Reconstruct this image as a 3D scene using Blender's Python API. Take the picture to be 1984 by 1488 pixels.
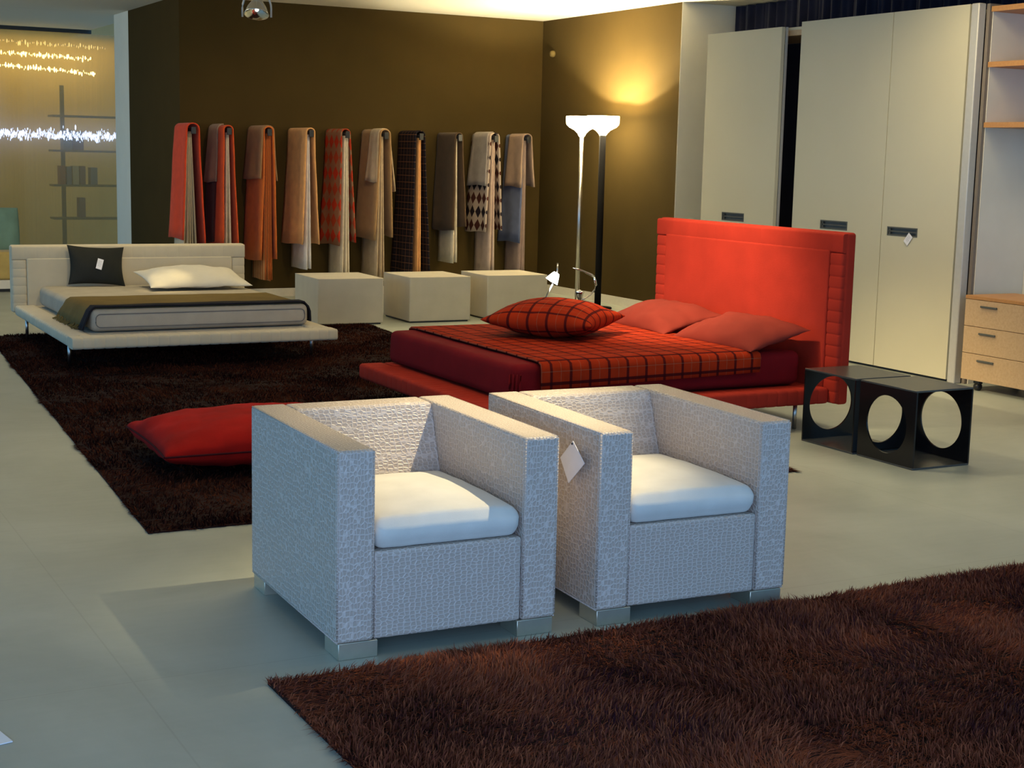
import bpy, bmesh, math, random
import numpy as np
from mathutils import Matrix, Vector, noise as mnoise
random.seed(7); rng = np.random.default_rng(7)
for o in list(bpy.data.objects): bpy.data.objects.remove(o)
SC = bpy.context.scene; COL = SC.collection
PI = math.pi

# ------------------------------------------------------------------ camera
def rotm(yaw, pitch, roll):
    cp, sp, cr, sr = math.cos(pitch), math.sin(pitch), math.cos(roll), math.sin(roll)
    fw = np.array([0, cp, -sp]); rt = np.array([1, 0, 0.]); dn = np.cross(fw, rt)
    R0 = np.array([cr*rt+sr*dn, -sr*rt+cr*dn, fw])
    ca, sa = math.cos(yaw), math.sin(yaw)
    return R0 @ np.array([[ca, -sa, 0], [sa, ca, 0], [0, 0, 1.]])
RM = rotm(math.radians(28.07), 0.151297, -0.022964)
cd = bpy.data.cameras.new('camera'); cam = bpy.data.objects.new('camera', cd); COL.objects.link(cam)
cd.sensor_fit = 'HORIZONTAL'; cd.sensor_width = 36.0; cd.lens = 2903.4/1984*36.0
cd.clip_start = .05; cd.clip_end = 100
cam.matrix_world = Matrix(((RM[0][0], -RM[1][0], -RM[2][0], 0), (RM[0][1], -RM[1][1], -RM[2][1], 0),
                           (RM[0][2], -RM[1][2], -RM[2][2], 1.60), (0, 0, 0, 1)))
SC.camera = cam

# ------------------------------------------------------------------ world, daylight, ceiling lighting, exposure
vs = SC.view_settings
vs.view_transform = 'Standard'; vs.look = 'None'; vs.gamma = 1.0; vs.exposure = 0.0; vs.use_curve_mapping = False
w = bpy.data.worlds.new('world'); SC.world = w; w.use_nodes = True
bg = w.node_tree.nodes['Background']; bg.inputs[0].default_value = (.20, .55, .96, 1); bg.inputs[1].default_value = 1.32

def area(name, loc, target, sx, sy, power, color, spread=180):
    d = bpy.data.lights.new(name, 'AREA'); d.shape = 'RECTANGLE'; d.size = sx; d.size_y = sy
    d.energy = power; d.color = color; d.spread = math.radians(spread)
    o = bpy.data.objects.new(name, d); COL.objects.link(o); o.location = loc
    o.rotation_euler = (Vector(target)-Vector(loc)).to_track_quat('-Z', 'Y').to_euler(); return o
def spot(name, loc, target, power, color, deg, blend=.5, r=.04):
    d = bpy.data.lights.new(name, 'SPOT'); d.energy = power; d.color = color
    d.spot_size = math.radians(deg); d.spot_blend = blend; d.shadow_soft_size = r
    o = bpy.data.objects.new(name, d); COL.objects.link(o); o.location = loc
    o.rotation_euler = (Vector(target)-Vector(loc)).to_track_quat('-Z', 'Y').to_euler(); return o
WARM = (1.0, .82, .49); WARM2 = (1.0, .72, .40); COOL = (.52, .64, 1.0)
area('daylight_shop_window', (-1.0, -2.6, 1.5), (2.6, 5.0, .4), 5.5, 2.6, 215, COOL)
for i, (x, y, p) in enumerate([(5.6, 3.8, 24), (6.8, 7.8, 44), (2.4, 12.6, 26), (6.2, 12.4, 34)]):
    area('ceiling_luminaire_light', (x, y, 3.1), (x, y, 0), 1.6, 1.0, p, WARM, 170)
spot('track_spot_chairs', (3.55, 4.75, 3.02), (2.50, 4.78, .60), 500, WARM, 37, 1.0, .02)
spot('track_spot_red_bed', (3.75, 7.9, 3.02), (5.95, 8.25, .55), 900, WARM, 46, 1.0, .04)
spot('track_spot_floor', (3.60, 7.6, 3.02), (6.3, 5.7, .0), 130, WARM, 46, .6, .03)
spot('spot_white_bed', (3.9, 11.75, 2.62), (3.28, 12.30, .46), 150, (1.0, .78, .40), 13, 1.0, .03)
spot('track_spot_white_bed', (2.6, 9.6, 3.02), (3.2, 12.4, .5), 130, WARM, 40, 1.0, .04)
for i, x in enumerate((5.3, 7.6)):
    spot('track_spot_textiles', (x, 12.6, 3.05), (x+.2, 15.8, 1.0), 80, WARM2, 70, .8, .05)
area('back_room_light', (4.6, 24.2, 3.2), (4.6, 24.8, 0), 3.0, 1.2, 38, (1, .74, .30))

area('added_ceiling_fill', (3.0, 7.0, 2.75), (3.0, 7.0, 4), 3.0, 2.0, 95, WARM)  # unseen upward area light, added to brighten the ceiling
area('added_left_fill', (.4, 14.5, 2.3), (2.2, 17.0, 3.3), 1.2, 1.2, 50, WARM)  # added fill out of view, lifts the left ceiling and the white pier
# ------------------------------------------------------------------ materials
def new_mat(name):
    m = bpy.data.materials.new(name); m.use_nodes = True
    nt = m.node_tree; b = nt.nodes['Principled BSDF']; return m, nt, b
def L(nt, a, b): nt.links.new(a, b)
def node(nt, t, **k):
    n = nt.nodes.new(t)
    for a, v in k.items(): setattr(n, a, v)
    return n
def coords(nt, which='Object', scale=(1, 1, 1)):
    tc = node(nt, 'ShaderNodeTexCoord'); mp = node(nt, 'ShaderNodeMapping'); mp.inputs['Scale'].default_value = scale
    L(nt, tc.outputs[which], mp.inputs[0]); return mp.outputs[0]
def ramp(nt, fac, stops):
    r = node(nt, 'ShaderNodeValToRGB'); e = r.color_ramp.elements
    while len(e) < len(stops): e.new(.5)
    for i, (p, c) in enumerate(stops): e[i].position = p; e[i].color = (*c, 1)
    L(nt, fac, r.inputs[0]); return r.outputs[0]
def simple(name, col, rough=.6, metal=0., var=.08, scale=30, bump=.0, bscale=200, coat=0, spec=.5, which='Object'):
    m, nt, b = new_mat(name); v = coords(nt, which)
    n = node(nt, 'ShaderNodeTexNoise'); n.inputs['Scale'].default_value = scale; n.inputs['Detail'].default_value = 4; L(nt, v, n.inputs['Vector'])
    lo = tuple(c*(1-var) for c in col); hi = tuple(min(1, c*(1+var)) for c in col)
    L(nt, ramp(nt, n.outputs['Fac'], [(.3, lo), (.7, hi)]), b.inputs['Base Color'])
    b.inputs['Roughness'].default_value = rough; b.inputs['Metallic'].default_value = metal
    b.inputs['Specular IOR Level'].default_value = spec; b.inputs['Coat Weight'].default_value = coat
    if bump:
        n2 = node(nt, 'ShaderNodeTexNoise'); n2.inputs['Scale'].default_value = bscale; n2.inputs['Detail'].default_value = 3; L(nt, v, n2.inputs['Vector'])
        bp = node(nt, 'ShaderNodeBump'); bp.inputs['Strength'].default_value = bump; bp.inputs['Distance'].default_value = .004
        L(nt, n2.outputs['Fac'], bp.inputs['Height']); L(nt, bp.outputs[0], b.inputs['Normal'])
    return m
def fabric(name, col, var=.12, sheen=.2, bump=.35, scale=6, bscale=350, rough=.92):
    m = simple(name, col, rough, 0, var, scale, bump, bscale, spec=.15); m.node_tree.nodes['Principled BSDF'].inputs['Sheen Weight'].default_value = sheen; return m
def croc(name, sx, sy, sz):
    m, nt, b = new_mat(name); v = coords(nt, 'Object', (1/sx, 1/sy, 1/sz))
    nz = node(nt, 'ShaderNodeTexNoise'); nz.inputs['Scale'].default_value = .35; L(nt, v, nz.inputs['Vector'])
    mx = node(nt, 'ShaderNodeMix', data_type='VECTOR'); mx.inputs[0].default_value = .12
    L(nt, v, mx.inputs[4]); L(nt, nz.outputs['Color'], mx.inputs[5])
    vo = node(nt, 'ShaderNodeTexVoronoi', feature='DISTANCE_TO_EDGE'); vo.inputs['Scale'].default_value = 1.0; vo.inputs['Randomness'].default_value = .58; L(nt, mx.outputs[1], vo.inputs['Vector'])
    L(nt, ramp(nt, vo.outputs['Distance'], [(.035, (.60, .53, .49)), (.17, (.45, .375, .325))]), b.inputs['Base Color'])
    hr = node(nt, 'ShaderNodeMapRange'); hr.inputs[1].default_value = 0; hr.inputs[2].default_value = .2; L(nt, vo.outputs['Distance'], hr.inputs[0])
    bp = node(nt, 'ShaderNodeBump'); bp.inputs['Strength'].default_value = .55; bp.inputs['Distance'].default_value = .003; bp.invert = True
    L(nt, hr.outputs[0], bp.inputs['Height']); L(nt, bp.outputs[0], b.inputs['Normal'])
    b.inputs['Roughness'].default_value = .38; b.inputs['Specular IOR Level'].default_value = .45; return m
def mathn(nt, op, a, b=None, c=None):
    n = node(nt, 'ShaderNodeMath', operation=op)
    for i, x in enumerate((a, b, c)):
        if x is None: continue
        if isinstance(x, (int, float)): n.inputs[i].default_value = x
        else: L(nt, x, n.inputs[i])
    return n.outputs[0]
def mixc(nt, f, a, b):
    n = node(nt, 'ShaderNodeMix', data_type='RGBA')
    if isinstance(f, (int, float)): n.inputs[0].default_value = f
    else: L(nt, f, n.inputs[0])
    for i, x in ((6, a), (7, b)):
        if isinstance(x, tuple): n.inputs[i].default_value = (*x, 1)
        else: L(nt, x, n.inputs[i])
    return n.outputs[2]
def stripe(nt, coord, period, width, off=0.):
    a = mathn(nt, 'FRACT', mathn(nt, 'ADD', mathn(nt, 'DIVIDE', coord, period), off+100.))
    a = mathn(nt, 'ABSOLUTE', mathn(nt, 'SUBTRACT', a, .5)); return mathn(nt, 'LESS_THAN', a, width/period/2)
def plaid(name, base, dark, light, pu, wu, rough=.95, lw=.12, dstr=.85):
    m, nt, b = new_mat(name); sp = node(nt, 'ShaderNodeSeparateXYZ'); tc = node(nt, 'ShaderNodeTexCoord'); L(nt, tc.outputs['UV'], sp.inputs[0])
    c = base
    n = node(nt, 'ShaderNodeTexNoise'); n.inputs['Scale'].default_value = 9; L(nt, tc.outputs['UV'], n.inputs['Vector'])
    c = ramp(nt, n.outputs['Fac'], [(.3, tuple(x*.85 for x in base)), (.7, tuple(x*1.12 for x in base))])
    for k in (0, 1):
        s1 = stripe(nt, sp.outputs[k], pu, wu); s2 = stripe(nt, sp.outputs[k], pu, wu*lw*2, .5)
        c = mixc(nt, mathn(nt, 'MULTIPLY', s2, .30), c, light)
        c = mixc(nt, mathn(nt, 'MULTIPLY', s1, dstr), c, dark)
    L(nt, c, b.inputs['Base Color']); b.inputs['Roughness'].default_value = rough; b.inputs['Specular IOR Level'].default_value = .06
    n2 = node(nt, 'ShaderNodeTexNoise'); n2.inputs['Scale'].default_value = 300; L(nt, tc.outputs['UV'], n2.inputs['Vector'])
    bp = node(nt, 'ShaderNodeBump'); bp.inputs['Strength'].default_value = .4; bp.inputs['Distance'].default_value = .003; L(nt, n2.outputs['Fac'], bp.inputs['Height']); L(nt, bp.outputs[0], b.inputs['Normal'])
    return m
def argyle(name, base, c1, c2, pu, pv):
    m, nt, b = new_mat(name); tc = node(nt, 'ShaderNodeTexCoord'); sp = node(nt, 'ShaderNodeSeparateXYZ'); L(nt, tc.outputs['UV'], sp.inputs[0])
    def tri(c, p): return mathn(nt, 'ABSOLUTE', mathn(nt, 'SUBTRACT', mathn(nt, 'FRACT', mathn(nt, 'ADD', mathn(nt, 'DIVIDE', c, p), 100.)), .5))
    d = mathn(nt, 'LESS_THAN', mathn(nt, 'ADD', tri(sp.outputs[0], pu), tri(sp.outputs[1], pv)), .46)
    d2 = mathn(nt, 'LESS_THAN', mathn(nt, 'FRACT', mathn(nt, 'ADD', mathn(nt, 'DIVIDE', sp.outputs[1], pv*2), 100.)), .5)
    L(nt, mixc(nt, d, base, mixc(nt, d2, c1, c2)), b.inputs['Base Color'])
    b.inputs['Roughness'].default_value = .95; b.inputs['Specular IOR Level'].default_value = .1; return m
def ribbed(name, c1, c2, period, axis=0):
    m, nt, b = new_mat(name); tc = node(nt, 'ShaderNodeTexCoord'); sp = node(nt, 'ShaderNodeSeparateXYZ'); L(nt, tc.outputs['UV'], sp.inputs[0])
    L(nt, mixc(nt, stripe(nt, sp.outputs[axis], period, period*.4), c1, c2), b.inputs['Base Color'])
    b.inputs['Roughness'].default_value = .95; b.inputs['Specular IOR Level'].default_value = .1; return m
def emis(name, col, s):
    m, nt, b = new_mat(name); b.inputs['Base Color'].default_value = (*col, 1); b.inputs['Emission Color'].default_value = (*col, 1); b.inputs['Emission Strength'].default_value = s
    return m
def wood(name, a, c, axis=(2, 14, 14)):
    m, nt, b = new_mat(name); v = coords(nt, 'Object', axis)
    n = node(nt, 'ShaderNodeTexNoise'); n.inputs['Scale'].default_value = 4; n.inputs['Detail'].default_value = 6; n.inputs['Distortion'].default_value = .6; L(nt, v, n.inputs['Vector'])
    L(nt, ramp(nt, n.outputs['Fac'], [(.3, a), (.7, c)]), b.inputs['Base Color']); b.inputs['Roughness'].default_value = .45; return m

M = {}
M['wall_brown'] = simple('olive_brown_paint', (.054, .0355, .0110), .9, var=.05, scale=3, bump=.06, bscale=90, spec=.06)
M['wall_white'] = simple('warm_white_paint', (.76, .72, .60), .8, var=.03, scale=3)
def mat_ceiling():
    m, nt, b = new_mat('ceiling_boards'); tc = node(nt, 'ShaderNodeTexCoord'); sp = node(nt, 'ShaderNodeSeparateXYZ'); L(nt, tc.outputs['Object'], sp.inputs[0])
    s_ = mathn(nt, 'MAXIMUM', stripe(nt, sp.outputs[0], 2.5, .012, .35), stripe(nt, sp.outputs[1], 2.5, .012, .1))
    L(nt, mixc(nt, mathn(nt, 'MULTIPLY', s_, .35), (.62, .58, .48), (.34, .28, .18)), b.inputs['Base Color']); b.inputs['Roughness'].default_value = .85; return m
M['ceiling'] = mat_ceiling()
M['baseboard'] = simple('white_gloss_paint', (.62, .58, .48), .5, var=.03)
M['croc_front'] = croc('croc_leather_wide', .0175, .0175, .0112)
M['croc_arm'] = croc('croc_leather_tall', .0105, .0175, .0165)
M['chrome'] = simple('polished_steel', (.80, .78, .72), .14, 1, var=.02)
M['steel'] = simple('satin_steel', (.5, .48, .45), .3, 1, var=.03)
M['seat_white'] = fabric('off_white_suede', (.66, .645, .60), .06, .3, .15, 8)
M['red_wool'] = fabric('bright_red_wool', (.34, .025, .013), .08, 0)
M['red_suede'] = fabric('red_suede', (.29, .005, .003), .25, .0, .3, 5)
M['crimson'] = fabric('crimson_sheet', (.15, .004, .007), .12, 0)
M['coral'] = fabric('coral_pillowcase', (.20, .026, .017), .08, 0)
M['bed_white'] = fabric('ivory_wool', (.58, .50, .35), .05)
M['sheet_grey'] = fabric('pale_grey_sheet', (.40, .36, .29), .08, 0)
M['piping'] = fabric('grey_piping', (.16, .15, .14))
M['pillow_cream'] = fabric('cream_pillowcase', (.60, .56, .46), .05)
M['olive'] = fabric('olive_blanket', (.15, .105, .035), .12, 0)
M['navy'] = fabric('dark_navy_wool', (.014, .014, .020), .12, 0)
M['charcoal'] = simple('charcoal_satin', (.008, .010, .008), .65, spec=.25, var=.15, scale=20, bump=.2, bscale=60)
M['plaid_red'] = plaid('red_plaid', (.31, .024, .006), (.035, .004, .006), (.26, .14, .08), .125, .017)
M['paper'] = simple('white_card', (.80, .80, .84), .6, var=.02)
M['black_lacquer'] = simple('black_lacquer', (.007, .006, .006), .22, var=.1, coat=0, spec=.4)
M['black_metal'] = simple('black_metal', (.012, .012, .013), .4, var=.1)
M['door_cream'] = simple('cream_matt_lacquer', (.60, .55, .38), .4, var=.02, scale=2)
M['alu'] = simple('anodised_aluminium', (.55, .53, .48), .5, .3, var=.03)
M['panel_grey'] = simple('grey_panel', (.72, .68, .58), .6, var=.04, scale=4)
M['panel_taupe'] = simple('taupe_edge', (.20, .165, .13), .55, var=.06)
M['oak'] = wood('oak_veneer', (.50, .33, .17), (.58, .40, .22))
M['oak_edge'] = wood('oak_edge', (.44, .20, .06), (.50, .25, .08))
M['curtain'] = fabric('navy_curtain', (.014, .015, .032), .2)
M['cube'] = fabric('ecru_fabric', (.52, .46, .34), .05)
M['gun'] = simple('gunmetal', (.085, .088, .075), .5, 0, var=.08)
M['lacquer_lit'] = simple('black_lacquer_lit_faces', (.045, .047, .046), .26, var=.1)  # lighter copy of the black lacquer: window light on flat faces put into colour
M['foot'] = simple('brushed_nickel', (.62, .60, .50), .38, .85, var=.03)
M['pole_black'] = simple('matt_black_paint', (.007, .006, .006), .8, var=.1, spec=.1)

def mat_floor():
    m, nt, b = new_mat('pale_concrete_floor'); tc = node(nt, 'ShaderNodeTexCoord'); v = tc.outputs['Object']
    n = node(nt, 'ShaderNodeTexNoise'); n.inputs['Scale'].default_value = 1.1; n.inputs['Detail'].default_value = 9; n.inputs['Roughness'].default_value = .62; n.inputs['Distortion'].default_value = .5; L(nt, v, n.inputs['Vector'])
    c = ramp(nt, n.outputs['Fac'], [(.32, (.275, .305, .265)), (.68, (.385, .42, .37))])
    mp = node(nt, 'ShaderNodeMapping'); mp.inputs['Scale'].default_value = (1, 9, 1); mp.inputs['Rotation'].default_value = (0, 0, .25); L(nt, v, mp.inputs[0])
    n3 = node(nt, 'ShaderNodeTexNoise'); n3.inputs['Scale'].default_value = 3; n3.inputs['Detail'].default_value = 7; L(nt, mp.outputs[0], n3.inputs['Vector'])
    c = mixc(nt, mathn(nt, 'MULTIPLY', n3.outputs['Fac'], .30), c, (.46, .46, .40))
    sp = node(nt, 'ShaderNodeSeparateXYZ'); L(nt, v, sp.inputs[0])
    s1 = stripe(nt, sp.outputs[0], 2.0, .006, -.025); s2 = stripe(nt, sp.outputs[1], 2.0, .006, .32)
    s = mathn(nt, 'MULTIPLY', mathn(nt, 'MAXIMUM', s1, s2), .18)
    c = mixc(nt, s, c, (.16, .15, .13))
    L(nt, c, b.inputs['Base Color']); b.inputs['Roughness'].default_value = .42; b.inputs['Specular IOR Level'].default_value = .35
    bp = node(nt, 'ShaderNodeBump'); bp.inputs['Strength'].default_value = .08; bp.inputs['Distance'].default_value = .004; L(nt, n3.outputs['Fac'], bp.inputs['Height']); L(nt, bp.outputs[0], b.inputs['Normal'])
    return m
M['floor'] = mat_floor()
def mat_pile(name, c1, c2, c3):
    m, nt, b = new_mat(name); v = coords(nt)
    n = node(nt, 'ShaderNodeTexNoise'); n.inputs['Scale'].default_value = 1.9; n.inputs['Detail'].default_value = 7; n.inputs['Roughness'].default_value = .68; L(nt, v, n.inputs['Vector'])
    g = node(nt, 'ShaderNodeNewGeometry')
    c = ramp(nt, n.outputs['Fac'], [(.40, c1), (.60, c2)])
    c = mixc(nt, mathn(nt, 'MULTIPLY', mathn(nt, 'POWER', g.outputs['Random Per Island'], 2.0), .8), c, c3)
    L(nt, c, b.inputs['Base Color']); b.inputs['Roughness'].default_value = .9; b.inputs['Specular IOR Level'].default_value = .0; return m
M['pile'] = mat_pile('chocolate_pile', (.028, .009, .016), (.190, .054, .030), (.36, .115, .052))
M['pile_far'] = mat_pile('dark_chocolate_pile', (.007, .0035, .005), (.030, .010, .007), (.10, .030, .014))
M['rug_back'] = fabric('rug_backing', (.016, .006, .006), .12, 0)

# ------------------------------------------------------------------ mesh helpers
def mesh_obj(name, bm, mat, parent=None, smooth=False):
    me = bpy.data.meshes.new(name); bm.normal_update(); bm.to_mesh(me); bm.free()
    o = bpy.data.objects.new(name, me); COL.objects.link(o)
    for mm in (mat if isinstance(mat, (list, tuple)) else [mat]): me.materials.append(mm)
    if smooth:
        for p in me.polygons: p.use_smooth = True
    if parent is not None: o.parent = parent
    return o
def tag(o, label, cat, group=None):
    o['label'] = label; o['category'] = cat
    if group: o['group'] = group
    return o
def thing(name, label, cat, loc=(0, 0, 0), rz=0., group=None):
    o = bpy.data.objects.new(name, None); o.empty_display_size = .1; COL.objects.link(o); o.location = loc; o.rotation_euler = (0, 0, rz)
    return tag(o, label, cat, group)
def struct(name, bm, mat):
    o = mesh_obj(name, bm, mat); o['kind'] = 'structure'; return o
def bx(bm, x0, x1, y0, y1, z0, z1, bev=0., seg=2, mi=0, mat=None):
    r = bmesh.ops.create_cube(bm, size=1.0); vs_ = r['verts']
    for v in vs_: v.co = Vector((x0+(v.co.x+.5)*(x1-x0), y0+(v.co.y+.5)*(y1-y0), z0+(v.co.z+.5)*(z1-z0)))
    fs = set(f for v in vs_ for f in v.link_faces)
    if bev > 0:
        bev = min(bev, .49*min(abs(x1-x0), abs(y1-y0), abs(z1-z0)))
        es = list(set(e for v in vs_ for e in v.link_edges))
        rr = bmesh.ops.bevel(bm, geom=es, offset=bev, segments=seg, profile=.5, affect='EDGES')
        fs = set(f for f in rr['faces']) | set(f for f in fs if f.is_valid)
        vs_ = list(set(v for f in fs if f.is_valid for v in f.verts))
    for f in fs:
        if f.is_valid: f.material_index = mi; f.smooth = bev > 0
    if mat is not None:
        for v in vs_: v.co = mat @ v.co
    return vs_
def box_obj(name, dims, mat, parent=None, bev=0., seg=2):
    bm = bmesh.new(); bx(bm, *dims, bev=bev, seg=seg); return mesh_obj(name, bm, mat, parent)
def tube(bm, pts, r, n=10, caps=True):
    pts = [Vector(p) for p in pts]; rs = r if isinstance(r, (list, tuple)) else [r]*len(pts); rings = []
    up = Vector((0, 0, 1))
    for i, p in enumerate(pts):
        t = (pts[min(i+1, len(pts)-1)]-pts[max(i-1, 0)]).normalized()
        a = up.cross(t)
        if a.length < .05: a = Vector((1, 0, 0)).cross(t)
        a.normalize(); b = t.cross(a)
        rings.append([bm.verts.new(p+rs[i]*(math.cos(2*PI*k/n)*a+math.sin(2*PI*k/n)*b)) for k in range(n)])
    for i in range(len(rings)-1):
        for k in range(n):
            f = bm.faces.new((rings[i][k], rings[i][(k+1) % n], rings[i+1][(k+1) % n], rings[i+1][k])); f.smooth = True
    if caps: bm.faces.new(rings[0][::-1]); bm.faces.new(rings[-1])
def tube_obj(name, pts, r, mat, parent=None, n=12):
    bm = bmesh.new(); tube(bm, pts, r, n); return mesh_obj(name, bm, mat, parent)
def lathe(bm, prof, n=32, mat=None, close=False):
    rings = []
    for (r, z) in prof:
        if r < 1e-5: rings.append([bm.verts.new((0, 0, z))])
        else: rings.append([bm.verts.new((r*math.cos(2*PI*k/n), r*math.sin(2*PI*k/n), z)) for k in range(n)])
    for i in range(len(rings)-1):
        a, b = rings[i], rings[i+1]
        for k in range(n):
            q = [a[k % len(a)], a[(k+1) % n % len(a)], b[(k+1) % n % len(b)], b[k % len(b)]]
            u = []
            for v in q:
                if v not in u: u.append(v)
            if len(u) > 2:
                f = bm.faces.new(u); f.smooth = True
    if mat is not None:
        for rg in rings:
            for v in rg: v.co = mat @ v.co
def grid_surf(bm, fn, nu, nv, uvf=None):
    uvl = bm.loops.layers.uv.verify()
    vv = [[bm.verts.new(fn(i/nu, j/nv)) for j in range(nv+1)] for i in range(nu+1)]
    for i in range(nu):
        for j in range(nv):
            f = bm.faces.new((vv[i][j], vv[i+1][j], vv[i+1][j+1], vv[i][j+1])); f.smooth = True
            if uvf:
                for l, (a, b) in zip(f.loops, ((i, j), (i+1, j), (i+1, j+1), (i, j+1))): l[uvl].uv = uvf(a/nu, b/nv)
    return vv
def fbm(x, y, z=0): return mnoise.noise(Vector((x, y, z)))
def solidify(o, t, off=-1, sub=0):
    m = o.modifiers.new('thickness', 'SOLIDIFY'); m.thickness = t; m.offset = off
    if sub: s = o.modifiers.new('smooth', 'SUBSURF'); s.levels = sub; s.render_levels = sub
def pillow_bm(a, b, ht, hb, k=.07, wr=.008, n=26, p=.5, seed=0, uvs=1., flange=0.):
    """plump cushion with pinched corners; ht / hb = height of the upper and lower half"""
    bm = bmesh.new(); uvl = bm.loops.layers.uv.verify()
    def pos(u, v, s):
        x = a*u*(1-k*(1-v*v)*u*u); y = b*v*(1-k*(1-u*u)*v*v)
        cu = max(0., min(1., (1-abs(u))/(1-flange) if flange else 1-abs(u))); cv = max(0., min(1., (1-abs(v))/(1-flange) if flange else 1-abs(v)))
        e = (math.sin(PI/2*cu)*math.sin(PI/2*cv))**p if cu > 0 and cv > 0 else 0.
        z = (ht if s > 0 else -hb)*e
        z += wr*fbm(x*7+seed, y*7, s*3)*min(1, e*3)+wr*.6*fbm(x*16+seed, y*9, s)*min(1, e*3)
        return Vector((x, y, z))
    ts = [math.sin(PI/2*(2*i/n-1)) for i in range(n+1)]
    top = {}; bot = {}
    for i in range(n+1):
        for j in range(n+1):
            edge = i in (0, n) or j in (0, n)
            top[i, j] = bm.verts.new(pos(ts[i], ts[j], 1)); bot[i, j] = top[i, j] if edge else bm.verts.new(pos(ts[i], ts[j], -1))
    for i in range(n):
        for j in range(n):
            for s, d in ((1, top), (-1, bot)):
                q = [(i, j), (i+1, j), (i+1, j+1), (i, j+1)]
                if s < 0: q = q[::-1]
                f = bm.faces.new([d[c] for c in q]); f.smooth = True
                for l, c in zip(f.loops, q): l[uvl].uv = (ts[c[0]]*a*uvs, ts[c[1]]*b*uvs)
    return bm
def dup(root, loc=None, rz=None, label=None):
    r = root.copy(); COL.objects.link(r)
    if loc is not None: r.location = loc
    if rz is not None: r.rotation_euler = (0, 0, rz)
    if label: r['label'] = label
    for ch in list(root.children):
        c = ch.copy(); COL.objects.link(c); c.parent = r
        for g in list(ch.children):
            d = g.copy(); COL.objects.link(d); d.parent = c
    return r

# ------------------------------------------------------------------ setting
ZC = 3.17
bm = bmesh.new(); bx(bm, -6, 12, -4, 26, -.1, 0); struct('floor', bm, M['floor'])
bm = bmesh.new()
bx(bm, -4, 4.70, -.5, 21.4, ZC, ZC+.12); bx(bm, 4.70, 9.5, -.5, 18.7, ZC, ZC+.12)
struct('ceiling', bm, M['ceiling'])
bm = bmesh.new(); bx(bm, 4.40, 8.75, 15.83, 18.0, 0, ZC); struct('wall_back', bm, M['wall_brown'])
bm = bmesh.new(); bx(bm, 4.40, 8.75, 18.0, 18.7, 0, ZC); struct('wall_back_pier', bm, M['wall_white'])
bm = bmesh.new(); bx(bm, 8.75, 8.95, 12.945, 18.0, 0, ZC); struct('wall_right', bm, M['wall_brown'])
bm = bmesh.new(); bx(bm, 8.752, 9.5, 12.94, 12.944, 0, ZC); bx(bm, 9.5, 9.62, 2, 12.94, 0, ZC); struct('wall_right_return', bm, M['wall_white'])
bm = bmesh.new(); bx(bm, 4.40, 8.735, 15.815, 15.83, 0, .09); struct('baseboard_back', bm, M['baseboard'])
bm = bmesh.new(); bx(bm, 8.735, 8.75, 12.945, 15.815, 0, .09); struct('baseboard_right', bm, M['baseboard'])
# translucent sliding panel and its black track, far left
def mat_glass():
    m = bpy.data.materials.new('fluted_translucent_panel'); m.use_nodes = True; nt = m.node_tree; nt.nodes.clear()
    out = node(nt, 'ShaderNodeOutputMaterial'); tr = node(nt, 'ShaderNodeBsdfTransparent'); tr.inputs[0].default_value = (.86, .80, .62, 1)
    df = node(nt, 'ShaderNodeBsdfTranslucent'); df.inputs[0].default_value = (.62, .55, .38, 1)
    gl = node(nt, 'ShaderNodeBsdfGlossy'); gl.inputs['Roughness'].default_value = .12
    tc = node(nt, 'ShaderNodeTexCoord'); mp = node(nt, 'ShaderNodeMapping'); mp.inputs['Scale'].default_value = (140, 1, .1); L(nt, tc.outputs['Object'], mp.inputs[0])
    n = node(nt, 'ShaderNodeTexNoise'); n.inputs['Scale'].default_value = 1.0; L(nt, mp.outputs[0], n.inputs['Vector'])
    m1 = node(nt, 'ShaderNodeMixShader'); L(nt, mathn(nt, 'MULTIPLY_ADD', n.outputs['Fac'], .12, .14), m1.inputs[0]); L(nt, tr.outputs[0], m1.inputs[1]); L(nt, df.outputs[0], m1.inputs[2])
    m2 = node(nt, 'ShaderNodeMixShader'); m2.inputs[0].default_value = .06; L(nt, m1.outputs[0], m2.inputs[1]); L(nt, gl.outputs[0], m2.inputs[2]); L(nt, m2.outputs[0], out.inputs[0]); return m
bm = bmesh.new(); bx(bm, 1.6, 6.2, 21.42, 21.44, 0.0, 3.12)
g = struct('window_1', bm, mat_glass())
bm = bmesh.new(); bx(bm, .5, 4.72, 21.38, 21.46, 3.12, 3.17); o = struct('trim_1', bm, M['black_metal'])
bm = bmesh.new(); bx(bm, -1, 9.6, 25.0, 25.1, 0, 4.2); struct('wall_far', bm, simple('ochre_plaster', (.58, .44, .22), .85, var=.08, scale=1.5))
bm = bmesh.new(); bx(bm, -1, 9.6, 21.6, 25.0, 3.9, 4.0); struct('ceiling_far', bm, M['ceiling'])

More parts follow.
